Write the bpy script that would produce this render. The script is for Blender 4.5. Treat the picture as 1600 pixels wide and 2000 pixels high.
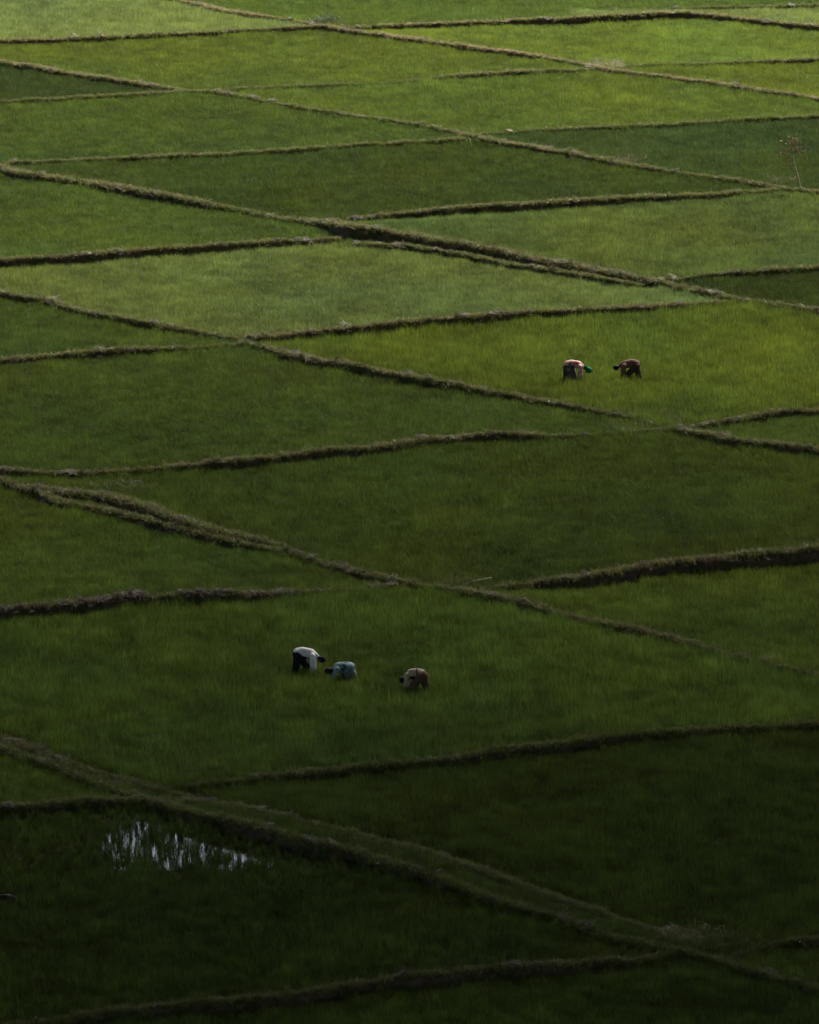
import bpy, bmesh, math, random
import numpy as np
from mathutils import Vector, Matrix

for o in list(bpy.data.objects):
    bpy.data.objects.remove(o)
S = bpy.context.scene
C = S.collection
R = math.radians
rng = np.random.default_rng(7)
random.seed(7)

# ------------------------------------------------------------------ camera, sky, sun, exposure
PITCH = R(11.0)          # looking down from a hillside through a long lens
FPX = 16460.0            # focal length in units of the 1600 x 2000 frame
HC = 62.0                # camera height above the fields
cam_d = bpy.data.cameras.new('camera')
cam = bpy.data.objects.new('camera', cam_d); C.objects.link(cam)
cam.location = (0, 0, HC)
cam.rotation_euler = (math.pi/2 - PITCH, 0, 0)
cam_d.sensor_fit = 'VERTICAL'; cam_d.sensor_height = 36.0; cam_d.sensor_width = 28.8
cam_d.lens = 36.0*FPX/2000.0
cam_d.clip_start = 1.0; cam_d.clip_end = 20000
S.camera = cam
S.render.resolution_x = 819; S.render.resolution_y = 1024

SUN_EL, SUN_AZ = R(50), R(28)
w = bpy.data.worlds.new('World'); S.world = w; w.use_nodes = True
nt = w.node_tree; bg = nt.nodes['Background']
sky = nt.nodes.new('ShaderNodeTexSky'); sky.sky_type = 'NISHITA'; sky.sun_disc = False
sky.sun_elevation = SUN_EL; sky.sun_rotation = SUN_AZ
sky.dust_density = 3.0; sky.ozone_density = 1.0; sky.air_density = 1.0
nt.links.new(sky.outputs[0], bg.inputs[0]); bg.inputs[1].default_value = 0.05
sd = bpy.data.lights.new('sun', 'SUN'); sd.energy = 5.0; sd.angle = R(0.6); sd.color = (1.0, 0.955, 0.87)
sun = bpy.data.objects.new('sun', sd); C.objects.link(sun)
SUNV = Vector((math.sin(SUN_AZ)*math.cos(SUN_EL), math.cos(SUN_AZ)*math.cos(SUN_EL), math.sin(SUN_EL)))
sun.rotation_euler = (-SUNV).to_track_quat('-Z', 'Y').to_euler()
sun.location = (60, 300, 300)
S.view_settings.view_transform = 'Standard'; S.view_settings.look = 'None'
S.view_settings.gamma = 1.0; S.view_settings.use_curve_mapping = False
S.view_settings.exposure = 2.45
S.render.engine = 'CYCLES'
S.cycles.max_bounces = 6; S.cycles.diffuse_bounces = 2; S.cycles.glossy_bounces = 2
S.cycles.transmission_bounces = 3; S.cycles.volume_bounces = 1; S.cycles.transparent_max_bounces = 8

# ------------------------------------------------------------------ helpers
cp, sp = math.cos(PITCH), math.sin(PITCH)
def at(px, py, z=0.0):
    """where the sight line through a point of the 1600 x 2000 frame meets height z"""
    a = (px-800.0)/FPX; b = (py-1000.0)/FPX
    dx, dy, dz = a, cp - b*sp, -sp - b*cp
    t = (z-HC)/dz
    return Vector((dx*t, dy*t, z))
def ppm(py):                                   # picture units per metre at that row
    return FPX/at(800, py).y*cp

def tag(o, label=None, cat=None, group=None, kind=None):
    if label: o['label'] = label
    if cat: o['category'] = cat
    if group: o['group'] = group
    if kind: o['kind'] = kind
    return o
def mesh_obj(name, verts, faces, mat=None, parent=None, smooth=False):
    me = bpy.data.meshes.new(name)
    me.from_pydata([tuple(map(float, v)) for v in verts] if len(verts) < 5000 else verts, [], faces)
    me.update()
    if mat: me.materials.append(mat)
    if smooth: me.polygons.foreach_set('use_smooth', [True]*len(me.polygons))
    o = bpy.data.objects.new(name, me); C.objects.link(o)
    if parent: o.parent = parent
    return o
def empty(name, loc, rz=0):
    o = bpy.data.objects.new(name, None); C.objects.link(o)
    o.empty_display_size = 0.2; o.location = loc; o.rotation_euler = (0, 0, rz)
    return o

_T = np.random.default_rng(3).random((256, 256))
def noise(x, y, sc, off=0.0):
    """smooth value noise 0..1, cell size sc metres"""
    u = np.asarray(x)/sc + 1000 + off*17.3; v = np.asarray(y)/sc + 1000 + off*9.1
    i = np.floor(u).astype(int); j = np.floor(v).astype(int)
    f = u-i; g = v-j; f = f*f*(3-2*f); g = g*g*(3-2*g)
    a = _T[i % 256, j % 256]; b = _T[(i+1) % 256, j % 256]
    c = _T[i % 256, (j+1) % 256]; d = _T[(i+1) % 256, (j+1) % 256]
    return (a*(1-f)+b*f)*(1-g) + (c*(1-f)+d*f)*g
def fbm(x, y, sc, off=0.0):
    return (noise(x, y, sc, off) + .5*noise(x, y, sc*.5, off+1) + .25*noise(x, y, sc*.25, off+2))/1.75

# ------------------------------------------------------------------ materials
def mat(name):
    m = bpy.data.materials.new(name); m.use_nodes = True
    for n in list(m.node_tree.nodes):
        if n.type != 'OUTPUT_MATERIAL': m.node_tree.nodes.remove(n)
    return m, m.node_tree, m.node_tree.nodes['Material Output']

def leaf_material(name, base=None, transl=0.35, rough=0.65, spec=0.12):
    m, t, out = mat(name)
    N = t.nodes.new; L = t.links.new
    if base is None:
        a = N('ShaderNodeAttribute'); a.attribute_type = 'INSTANCER'; a.attribute_name = 'tint'; col = a.outputs['Color']
    else:
        a = N('ShaderNodeRGB'); a.outputs[0].default_value = (*base, 1); col = a.outputs[0]
    bl = N('ShaderNodeAttribute'); bl.attribute_type = 'GEOMETRY'; bl.attribute_name = 'blade'
    mul = N('ShaderNodeMix'); mul.data_type = 'RGBA'; mul.blend_type = 'MULTIPLY'; mul.inputs[0].default_value = 1.0
    L(col, mul.inputs[6]); L(bl.outputs['Color'], mul.inputs[7])
    p = N('ShaderNodeBsdfPrincipled'); p.inputs['Roughness'].default_value = rough
    p.inputs['Specular IOR Level'].default_value = spec
    tr = N('ShaderNodeBsdfTranslucent'); mx = N('ShaderNodeMixShader'); mx.inputs[0].default_value = transl
    L(mul.outputs[2], p.inputs['Base Color']); L(mul.outputs[2], tr.inputs['Color'])
    L(p.outputs[0], mx.inputs[1]); L(tr.outputs[0], mx.inputs[2]); L(mx.outputs[0], out.inputs[0])
    return m

def noise_material(name, c1, c2, scale, rough=.9, c3=None, scale2=None, bump=0.0, spec=.2, coord='Object'):
    m, t, out = mat(name); N = t.nodes.new; L = t.links.new
    tc = N('ShaderNodeTexCoord')
    n = N('ShaderNodeTexNoise'); n.inputs['Scale'].default_value = scale; n.inputs['Detail'].default_value = 6
    L(tc.outputs[coord], n.inputs[0])
    r = N('ShaderNodeValToRGB'); r.color_ramp.elements[0].position = .35; r.color_ramp.elements[1].position = .65
    r.color_ramp.elements[0].color = (*c1, 1); r.color_ramp.elements[1].color = (*c2, 1)
    L(n.outputs[0], r.inputs[0]); col = r.outputs[0]
    if c3:
        n2 = N('ShaderNodeTexNoise'); n2.inputs['Scale'].default_value = scale2; n2.inputs['Detail'].default_value = 4
        L(tc.outputs[coord], n2.inputs[0])
        r2 = N('ShaderNodeValToRGB'); r2.color_ramp.elements[0].position = .5; r2.color_ramp.elements[1].position = .62
        L(n2.outputs[0], r2.inputs[0])
        mx = N('ShaderNodeMix'); mx.data_type = 'RGBA'; L(r2.outputs[0], mx.inputs[0]); L(col, mx.inputs[6])
        mx.inputs[7].default_value = (*c3, 1); col = mx.outputs[2]
    p = N('ShaderNodeBsdfPrincipled'); p.inputs['Roughness'].default_value = rough
    p.inputs['Specular IOR Level'].default_value = spec
    L(col, p.inputs['Base Color'])
    if bump:
        b = N('ShaderNodeBump'); b.inputs['Strength'].default_value = bump; b.inputs['Distance'].default_value = .03
        L(n.outputs[0], b.inputs['Height']); L(b.outputs[0], p.inputs['Normal'])
    L(p.outputs[0], out.inputs[0])
    return m

M_leaf = leaf_material('rice_blade')
M_grass = leaf_material('bund_grass', transl=.25, rough=.6, spec=.2)
M_ground = noise_material('paddy_soil', (.030, .030, .014), (.022, .036, .010), 1.3, bump=.5, spec=0.0)
M_bund = noise_material('bund_soil', (.085, .056, .037), (.030, .021, .013), 2.2, c3=(.036, .044, .013), scale2=1.1, bump=1.0)

# ------------------------------------------------------------------ the plan of the bunds
# crest points (x, y in the frame, bare face showing under the crest); 'fam' 1 runs away to the left, 'div' divides a strip
F1 = {}
F1['A'] = [(340,-3,2),(420,14,3),(480,25,4),(560,37,1),(620,46,2),(650,53,3),(720,64,2),(800,73,4),(900,87,4),(1000,100,3),(1120,119,2),(1180,133,3),(1300,148,2),(1400,161,3),(1525,180,2),(1600,191,2)]
F1['D'] = [(0,120,4),(75,130,6),(200,150,5),(300,167,3),(375,177,1),(430,178,2),(500,191,1),(625,213,1),(750,231,1),(850,246,1),(920,262,2),(1000,279,3),(1150,304,3),(1250,324,2),(1350,338,1),(1430,349,2),(1520,363,2),(1600,373,2)]
F1['K'] = [(0,326,4),(50,339,6),(150,350,3),(250,368,7),(325,380,9),(400,396,5),(450,405,1),(525,421,1),(600,430,2),(640,433,8),(680,439,22),(750,450,17),(830,464,13),(900,473,14),(980,488,12),(1050,505,10),(1140,521,8),(1250,543,6),(1310,554,2),(1400,575,2),(1500,592,2),(1600,604,2)]
F1['O'] = [(0,570,4),(50,578,6),(100,587,5),(200,612,5),(325,636,5),(400,649,3),(480,663,1),(510,676,2),(600,696,8),(700,713,9),(800,733,10),(900,751,6),(1000,770,5),(1070,783,4),(1150,795,4),(1240,815,1),(1300,834,0),(1400,849,8),(1440,857,10),(1500,865,4),(1540,869,9),(1600,877,6)]
F1['U'] = [(0,937,4),(50,950,3),(125,978,6),(200,991,6),(260,1008,5),(350,1030,8),(420,1048,7),(500,1066,2),(560,1075,2),(650,1100,2),(725,1122,5),(800,1138,3),(875,1146,2),(940,1158,6),(1030,1176,10),(1100,1198,2),(1175,1215,7),(1240,1226,10),(1300,1240,5),(1400,1270,2),(1500,1296,2),(1600,1316,3)]
F1['Z'] = [(0,1458,5),(60,1478,3),(125,1500,3),(225,1537,4),(300,1566,6),(400,1590,13),(500,1610,16),(600,1641,17),(640,1652,14),(700,1660,12),(760,1683,15),(830,1700,13),(900,1730,6),(975,1755,5),(1075,1784,3),(1200,1828,6),(1300,1850,5),(1400,1872,3),(1500,1900,4),(1600,1932,4)]
ORDER = ['A', 'D', 'K', 'O', 'U', 'Z']
DIV = {}      # name: (strip, points) ; strips: 0 beyond A, 1 A-D ... 6 nearer than Z
DIV['C2'] = (0, [(1180,17,1),(1300,16,1),(1400,13,2),(1500,11,2),(1600,8,2)])
DIV['C'] = (0, [(655,53,3),(700,52,2),(800,48,4),(900,43,4),(1000,38,6),(1100,35,8),(1220,28,9),(1300,23,9),(1375,26,5),(1450,35,4),(1530,44,5),(1600,51,6)])
DIV['G'] = (0, [(1200,131,0),(1225,127,0),(1400,122,1),(1500,117,3),(1600,114,4)])
DIV['B'] = (1, [(0,78,4),(120,75,4),(250,69,4),(425,61,2),(600,51,3),(640,50,4)])
DIV['F'] = (1, [(385,176,0),(500,170,1),(650,163,1),(750,161,0),(850,150,1),(925,144,4),(1000,139,4),(1100,136,1),(1165,133,1)])
DIV['H'] = (1, [(950,259,1),(1100,251,2),(1250,243,3),(1350,238,2),(1450,232,2),(1600,225,2)])
DIV['E'] = (2, [(0,197,1),(80,193,2),(150,189,2),(250,183,2),(350,177,1)])
DIV['I'] = (2, [(0,317,2),(150,311,1),(260,306,3),(325,302,4),(450,299,2),(600,288,3),(700,281,2),(800,276,2),(900,270,2)])
DIV['L'] = (2, [(690,427,5),(800,414,8),(870,407,9),(950,400,12),(1050,395,11),(1150,388,11),(1250,384,6),(1400,378,3),(1515,369,1)])
DIV['N'] = (2, [(1290,546,0),(1400,533,2),(1500,526,3),(1600,520,4)])
DIV['M'] = (3, [(0,507,10),(100,500,12),(180,494,14),(250,488,11),(350,483,9),(425,477,10),(525,471,8),(600,469,4),(655,466,3)])
DIV['P'] = (3, [(490,659,4),(530,656,8),(600,648,10),(700,637,13),(780,628,14),(850,620,15),(930,615,15),(1000,609,12),(1080,607,11),(1150,602,9),(1250,598,8),(1350,593,3),(1440,586,0)])
DIV['R'] = (3, [(1310,836,1),(1375,828,3),(1450,817,4),(1500,805,7),(1550,799,9),(1600,803,6)])
DIV['Q'] = (4, [(0,702,5),(60,697,4),(120,691,4),(175,686,8),(250,680,7),(300,680,3),(400,676,1),(480,667,0)])
DIV['S'] = (4, [(0,915,8),(60,922,5),(150,923,3),(250,917,2),(350,908,4),(420,900,10),(500,893,11),(580,886,8),(640,876,13),(700,876,9),(800,861,7),(880,855,4),(970,843,11),(1020,846,9),(1075,850,2),(1180,845,0),(1290,836,0)])
DIV['V'] = (4, [(960,1148,0),(1025,1141,5),(1100,1132,13),(1150,1124,17),(1250,1106,20),(1300,1098,21),(1350,1091,23),(1430,1085,21),(1475,1079,24),(1530,1076,22),(1600,1068,26)])
DIV['W'] = (5, [(0,1192,15),(50,1183,17),(150,1179,15),(220,1166,17),(250,1162,17),(310,1165,12),(375,1156,18),(450,1157,13),(500,1161,9),(570,1156,4),(650,1151,1),(770,1140,0)])
DIV['Y'] = (5, [(380,1532,2),(500,1519,5),(600,1507,7),(700,1496,8),(800,1487,9),(900,1475,11),(1000,1458,12),(1100,1450,14),(1250,1428,13),(1350,1425,8),(1450,1420,7),(1600,1413,6)])
DIV['AA'] = (5, [(1430,1867,0),(1475,1851,2),(1540,1840,4),(1600,1833,5)])
DIV['X'] = (6, [(0,1574,8),(80,1568,10),(150,1564,7),(230,1561,5),(285,1562,2)])
DIV['BB'] = (6, [(40,2000,8),(100,1992,9),(200,1978,10),(300,1967,8),(450,1952,13),(560,1943,11),(650,1928,12),(800,1907,15),(880,1898,17),(950,1889,14),(1100,1883,10),(1180,1878,8),(1250,1872,3),(1340,1858,1)])
EXTRA = {}    # second ridges running beside a bund
EXTRA['Uup'] = [(60,950,4),(125,962,12),(200,966,15),(275,984,22),(350,1010,20),(425,1035,16),(500,1055,5),(560,1066,1)]
EXTRA['Zup'] = [(355,1560,3),(450,1572,9),(550,1593,9),(650,1618,10),(740,1640,8),(800,1652,8),(900,1685,9),(1000,1722,6),(1100,1757,4),(1225,1800,4),(1330,1834,2)]
EXTRA['Zfar'] = [(0,1437,4),(50,1458,7),(100,1477,5),(200,1512,3),(300,1536,3),(380,1556,1)]
EXTRA['Klow'] = [(690,474,2),(800,479,3),(900,494,2),(1000,513,2),(1100,529,3),(1200,546,2),(1260,555,1)]
BASE_H, RIDGE = 0.11, 0.15
def world_line(pts, ext, fam):
    out = []
    for (x, y, f) in pts:
        h = BASE_H + f/ppm(y)
        p = at(x, y, h + RIDGE)
        out.append([p.x, p.y, h])
    a = np.array(out)
    sl = -0.95 if fam == 1 else 0.36            # how the family runs outside the frame
    if ext[0]:
        n = 60.0; q = [[a[0,0]-n*(i/6.0), a[0,1]-sl*n*(i/6.0)+1.2*math.sin(i*2.1), .2+.1*math.sin(i*1.7)] for i in range(6, 0, -1)]
        a = np.vstack([q, a])
    if ext[1]:
        n = 60.0; q = [[a[-1,0]+n*(i/6.0), a[-1,1]+sl*n*(i/6.0)+1.2*math.sin(i*1.9), .2+.1*math.sin(i*1.3)] for i in range(1, 7)]
        a = np.vstack([a, q])
    return a
LINES = {}
for k in ORDER: LINES[k] = world_line(F1[k], (True, True), 1)
for k, (s, pts) in DIV.items():
    LINES[k] = world_line(pts, (pts[0][0] <= 0 or k == 'BB', pts[-1][0] >= 1600), 2)
def yl(k, X):
    a = LINES[k]; return np.interp(X, a[:, 0], a[:, 1])
def clip_div(k, s):                       # outside the frame a divider stops at the bunds of its strip
    a = LINES[k]; up = ORDER[s-1] if s > 0 else None; lo = ORDER[s] if s < 6 else None
    keep = []
    for i, p in enumerate(a):
        ok = True
        if up and p[1] > yl(up, p[0]) + 1.0: ok = False
        if lo and p[1] < yl(lo, p[0]) - 1.0: ok = False
        keep.append(ok)
    i0 = next(i for i, q in enumerate(keep) if q); i1 = len(keep)-next(i for i, q in enumerate(keep[::-1]) if q)
    n = len(a)
    b = a[i0:i1]
    if i0 > 0:                            # end exactly on the bund
        p, q = a[i0-1], a[i0]; t = np.linspace(0, 1, 40)[:, None]; L = p+(q-p)*t
        ref = up if up and p[1] > yl(up, p[0]) else lo
        j = int(np.argmin(np.abs(L[:, 1]-yl(ref, L[:, 0])))); b = np.vstack([L[j], b])
    if i1 < n:
        p, q = a[i1-1], a[i1]; t = np.linspace(0, 1, 40)[:, None]; L = p+(q-p)*t
        ref = up if up and q[1] > yl(up, q[0]) else lo
        j = int(np.argmin(np.abs(L[:, 1]-yl(ref, L[:, 0])))); b = np.vstack([b, L[j]])
    return b
DIVFULL = {k: LINES[k].copy() for k in DIV}
for k, (s, _) in DIV.items(): LINES[k] = clip_div(k, s)
XL = {k: world_line(p, (False, False), 1) for k, p in EXTRA.items()}

def cell_of(X, Y):
    """strip * 10 + number of dividers lying beyond the point"""
    s = np.zeros(len(X), int)
    for k in ORDER: s += (Y < yl(k, X))
    c = np.zeros(len(X), int)
    for k, (st, _) in DIV.items():
        a = DIVFULL[k]
        # run the divider on past its ends so that it cuts the whole strip
        e0 = a[0] - (a[1]-a[0])/max(1e-6, np.hypot(*(a[1]-a[0])[:2]))*3; e1 = a[-1] + (a[-1]-a[-2])/max(1e-6, np.hypot(*(a[-1]-a[-2])[:2]))*3
        yy = np.interp(X, np.r_[e0[0]-200, e0[0], a[:, 0], e1[0], e1[0]+200], np.r_[e0[1]-72, e0[1], a[:, 1], e1[1], e1[1]+72])
        if k == 'C2': yy = np.where(X < a[0, 0]-2, -1e6, yy)
        if k == 'BB': yy = np.where(X > a[-1, 0]+.5, 1e6, yy)
        c += ((s == st) & (Y < yy))
    c += ((s == 0) & (c >= 1) & (X < LINES['C2'][0, 0]-2))
    return s*10 + c

def dist_line(X, Y, a):
    best = np.full(len(X), 1e9); hb = np.zeros(len(X))
    for i in range(len(a)-1):
        ax, ay, ah = a[i]; bx, by, bh = a[i+1]
        dx, dy = bx-ax, by-ay; L2 = dx*dx+dy*dy+1e-9
        t = np.clip(((X-ax)*dx+(Y-ay)*dy)/L2, 0, 1)
        d = np.hypot(X-ax-t*dx, Y-ay-t*dy)
        m = d < best
        best[m] = d[m]; hb[m] = (ah+t*(bh-ah))[m]
    return best, hb

def terrain(X, Y):
    """height of the field surface; distance to the nearest bund line; distance to the nearest extra ridge"""
    z = np.zeros(len(X)); df = np.full(len(X), 1e9); dn = np.full(len(X), 1e9); pres = np.zeros(len(X)); db = np.full(len(X), 1e9)
    for k, a in LINES.items():
        x0, x1 = a[:, 0].min()-14, a[:, 0].max()+14; y0, y1 = a[:, 1].min()-14, a[:, 1].max()+14
        m = np.nonzero((X > x0) & (X < x1) & (Y > y0) & (Y < y1))[0]
        if not len(m): continue
        d, h = dist_line(X[m], Y[m], a)
        up = Y[m] > np.interp(X[m], a[:, 0], a[:, 1])
        cl = d < db[m]; db[m] = np.minimum(db[m], d); pres[m] = np.where(cl, np.clip((h-BASE_H)/.09, 0, 1), pres[m])
        z[m] = np.maximum(z[m], np.where(up, np.maximum(0, h-.035*d), 0))
        df[m] = np.where(up, df[m], np.minimum(df[m], d)); dn[m] = np.where(up, np.minimum(dn[m], d), dn[m])
    z *= np.clip((df-.3)/2.5, 0, 1)
    dx = np.full(len(X), 1e9)
    for k, a in XL.items():
        m = np.nonzero((X > a[:, 0].min()-3) & (X < a[:, 0].max()+3) & (Y > a[:, 1].min()-3) & (Y < a[:, 1].max()+3))[0]
        if not len(m): continue
        d, h = dist_line(X[m], Y[m], a); dx[m] = np.minimum(dx[m], d)
    terrain.pres = pres
    return z, df, dn, dx

W0 = at(405, 1674)
def water_gap(x, y):
    """thin stand of rice in the flooded corner, 0..1"""
    u = (x-W0.x)/2.3; v = (y-W0.y)/1.6; g = np.exp(-(u*u+v*v)*.9)
    q = at(40, 1690); u2 = (x-q.x)/1.6; v2 = (y-q.y)/5.0; g = np.maximum(g, .08*np.exp(-(u2*u2+v2*v2)))
    q = at(280, 1650); u3 = (x-q.x)/1.1; v3 = (y-q.y)/3.0; g = np.maximum(g, .8*np.exp(-(u3*u3+v3*v3)))
    return g

# ------------------------------------------------------------------ ground sheet
def spaced(lo, hi, step, far):
    c = list(np.arange(lo, hi+step*.5, step)); a = []; d = step; x = lo
    while x > -far: d *= 1.45; x -= d; a.append(x)
    b = []; d = step; x = hi
    while x < far: d *= 1.45; x += d; b.append(x)
    return np.array(a[::-1]+c+b)
gx = spaced(-36, 36, .4, 6000); gy = spaced(222, 505, .4, 9000)
GX, GY = np.meshgrid(gx, gy); gxf, gyf = GX.ravel(), GY.ravel()
gz, gdf, gdn, gdx = terrain(gxf, gyf)
gz = gz + .03*(fbm(gxf, gyf, 1.3)-.5)*(np.abs(gxf) < 60)
gc = cell_of(gxf, gyf); wet = np.clip((water_gap(gxf, gyf)+.25*(noise(gxf, gyf, 1.2, 4)-.5)-.12)/.18, 0, 1)
gz = np.where((gc == 61) & (np.abs(gxf) < 60), np.maximum(gz, .055*(1-wet)) + .012*(noise(gxf, gyf, .9, 2)-.5), gz)
near = np.minimum(gdf, gdn) < .4
gz = np.where(near, gz-.22, gz)
far_out = (np.abs(gxf) > 200) | (gyf > 900) | (gyf < 60)
gz = np.where(far_out, -.3, gz)
nx, ny = len(gx), len(gy)
V = np.stack([gxf, gyf, gz], 1)
I = np.arange(nx*ny).reshape(ny, nx)
F = np.stack([I[:-1, :-1].ravel(), I[:-1, 1:].ravel(), I[1:, 1:].ravel(), I[1:, :-1].ravel()], 1)
me = bpy.data.meshes.new('ground'); me.vertices.add(len(V)); me.vertices.foreach_set('co', V.astype(np.float32).ravel())
me.loops.add(F.size); me.loops.foreach_set('vertex_index', F.astype(np.int32).ravel())
me.polygons.add(len(F)); me.polygons.foreach_set('loop_start', (np.arange(len(F))*4).astype(np.int32))
me.update(calc_edges=True); me.materials.append(M_ground)
go = bpy.data.objects.new('ground', me); C.objects.link(go)
tag(go, 'dark wet soil of the terraced paddies under the rice', kind='structure')

# the flooded paddy in the near left: a sheet of shallow water among thin rice
m, t, out = mat('paddy_water'); N = t.nodes.new; L = t.links.new
p = N('ShaderNodeBsdfPrincipled'); p.inputs['Base Color'].default_value = (.02, .018, .012, 1)
p.inputs['Roughness'].default_value = .03; p.inputs['IOR'].default_value = 1.33; p.inputs['Specular IOR Level'].default_value = .5
nz = N('ShaderNodeTexNoise'); nz.inputs['Scale'].default_value = 3.0; tc = N('ShaderNodeTexCoord'); L(tc.outputs['Object'], nz.inputs[0])
bp = N('ShaderNodeBump'); bp.inputs['Strength'].default_value = .08; bp.inputs['Distance'].default_value = .01
L(nz.outputs[0], bp.inputs['Height']); L(bp.outputs[0], p.inputs['Normal']); L(p.outputs[0], out.inputs[0])
M_water = m
WX, WY = np.meshgrid(np.arange(-40, 20, .5), np.arange(225, 285, .5)); wx, wy = WX.ravel(), WY.ravel()
wc = (cell_of(wx+.25, wy+.25) == 61) & (water_gap(wx, wy) > .04)
vs, fs = [], []
for x, y in zip(wx[wc], wy[wc]):
    n = len(vs); vs += [(x, y, .035), (x+.5, y, .035), (x+.5, y+.5, .035), (x, y+.5, .035)]; fs.append((n, n+1, n+2, n+3))
wo = mesh_obj('water', vs, fs, M_water)
bm = bmesh.new(); bm.from_mesh(wo.data); bmesh.ops.remove_doubles(bm, verts=bm.verts, dist=.001); bm.to_mesh(wo.data); bm.free()
tag(wo, 'shallow still water of the flooded paddy in the near left, reflecting the pale sky', kind='structure')

# ------------------------------------------------------------------ tufts: small meshes scattered as stuff
proto = {}
def blades(n, rad, h0, h1, wd, lean, gauss=True, base_r=None, segs=3, tip=1.0, flat=False, dryfrac=0.0):
    vs, fs, cols = [], [], []
    for i in range(n):
        if gauss: x, y = rng.normal(0, rad*.55, 2)
        else:
            a = rng.random()*6.283; r = rad*math.sqrt(rng.random()); x, y = r*math.cos(a), r*math.sin(a)
        h = h0+(h1-h0)*rng.random()**.8; a = rng.random()*6.283; ln = abs(rng.normal(0, lean))*h
        face = rng.random()*6.283; wx_, wy_ = math.cos(face)*wd*.5*rng.uniform(.7, 1.3), math.sin(face)*wd*.5*rng.uniform(.7, 1.3)
        c = rng.uniform(.6, 1.35); cc = (c*rng.uniform(.85, 1.15), c, c*rng.uniform(.7, 1.4), 1)
        if rng.random() < dryfrac: cc = (c*2.2, c*1.35, c*1.5, 1)
        b = len(vs)
        zz = 0.0
        for s in range(segs+1):
            u = s/segs
            if flat:
                X = x + math.cos(a)*h*(u-.5)*1.6; Y = y + math.sin(a)*h*(u-.5)*1.6; Z = .03+.10*u*(1-u)*rng.uniform(0, 3)+rng.random()*.03
                ww = 1.0
            else:
                X = x + math.cos(a)*ln*u*u*1.2; Y = y + math.sin(a)*ln*u*u*1.2; Z = h*u*(1-.25*min(1, ln/h)*u)-.03
                ww = (1-.85*u**1.6)
            if s < segs or flat:
                vs += [(X-wx_*ww, Y-wy_*ww, Z), (X+wx_*ww, Y+wy_*ww, Z)]; cols += [cc, cc]
            else:
                vs.append((X, Y, Z)); cols.append(cc)
        m_ = segs if flat else segs-1
        for s in range(m_): fs.append((b+2*s, b+2*s+1, b+2*s+3, b+2*s+2))
        if not flat: fs.append((b+2*(segs-1), b+2*(segs-1)+1, b+2*segs))
    return vs, fs, cols
def make_protos(name, count, material, **kw):
    col = bpy.data.collections.new(name)
    for i in range(count):
        vs, fs, cs = blades(**kw)
        me = bpy.data.meshes.new(name); me.from_pydata(vs, [], fs); me.materials.append(material)
        a = me.attributes.new('blade', 'FLOAT_COLOR', 'POINT'); a.data.foreach_set('color', np.array(cs, np.float32).ravel())
        o = bpy.data.objects.new('%s_%02d' % (name, i), me); col.objects.link(o)
    proto[name] = (col, count)
make_protos('rice_tuft', 8, M_leaf, n=88, rad=.30, h0=.15, h1=.38, wd=.0135, lean=.38)
make_protos('rice_clump', 8, M_leaf, n=34, rad=.06, h0=.24, h1=.46, wd=.011, lean=.32)
make_protos('grass_tuft', 8, M_grass, n=60, rad=.16, h0=.05, h1=.19, wd=.013, lean=.8, segs=2, dryfrac=.12)
make_protos('straw', 6, M_grass, n=45, rad=.16, h0=.10, h1=.30, wd=.011, lean=.6, segs=2, flat=True)

groups = {}
def scatter_group(pname):
    if pname in groups: return groups[pname]
    g = bpy.data.node_groups.new('scatter_'+pname, 'GeometryNodeTree')
    g.interface.new_socket('Geometry', in_out='INPUT', socket_type='NodeSocketGeometry')
    g.interface.new_socket('Geometry', in_out='OUTPUT', socket_type='NodeSocketGeometry')
    N = g.nodes.new; L = g.links.new
    gi = N('NodeGroupInput'); go_ = N('NodeGroupOutput'); ip = N('GeometryNodeInstanceOnPoints')
    ci = N('GeometryNodeCollectionInfo'); ci.inputs['Collection'].default_value = proto[pname][0]
    ci.inputs['Separate Children'].default_value = True; ci.inputs['Reset Children'].default_value = True
    def na(n, ty):
        q = N('GeometryNodeInputNamedAttribute'); q.data_type = ty; q.inputs['Name'].default_value = n; return q.outputs[0]
    L(gi.outputs[0], ip.inputs['Points']); L(ci.outputs[0], ip.inputs['Instance']); ip.inputs['Pick Instance'].default_value = True
    L(na('variant', 'INT'), ip.inputs['Instance Index']); L(na('turn', 'FLOAT_VECTOR'), ip.inputs['Rotation'])
    L(na('size', 'FLOAT_VECTOR'), ip.inputs['Scale']); L(ip.outputs[0], go_.inputs[0])
    groups[pname] = g
    return g
def scatter(name, pname, P, tint, size, tilt=.09, parent=None):
    n = len(P); me = bpy.data.meshes.new(name); me.vertices.add(n)
    me.vertices.foreach_set('co', P.astype(np.float32).ravel())
    def at_(nm, ty, key, arr):
        a = me.attributes.new(nm, ty, 'POINT'); a.data.foreach_set(key, arr.ravel())
    at_('variant', 'INT', 'value', rng.integers(0, proto[pname][1], n).astype(np.int32))
    rot = np.stack([rng.normal(0, tilt, n), rng.normal(0, tilt, n), rng.random(n)*6.283], 1).astype(np.float32)
    at_('turn', 'FLOAT_VECTOR', 'vector', rot)
    at_('size', 'FLOAT_VECTOR', 'vector', size.astype(np.float32))
    at_('tint', 'FLOAT_COLOR', 'color', np.concatenate([tint, np.ones((n, 1))], 1).astype(np.float32))
    o = bpy.data.objects.new(name, me); C.objects.link(o)
    if parent: o.parent = parent
    md = o.modifiers.new('scatter', 'NODES'); md.node_group = scatter_group(pname)
    o['kind'] = 'stuff'
    return o

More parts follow.
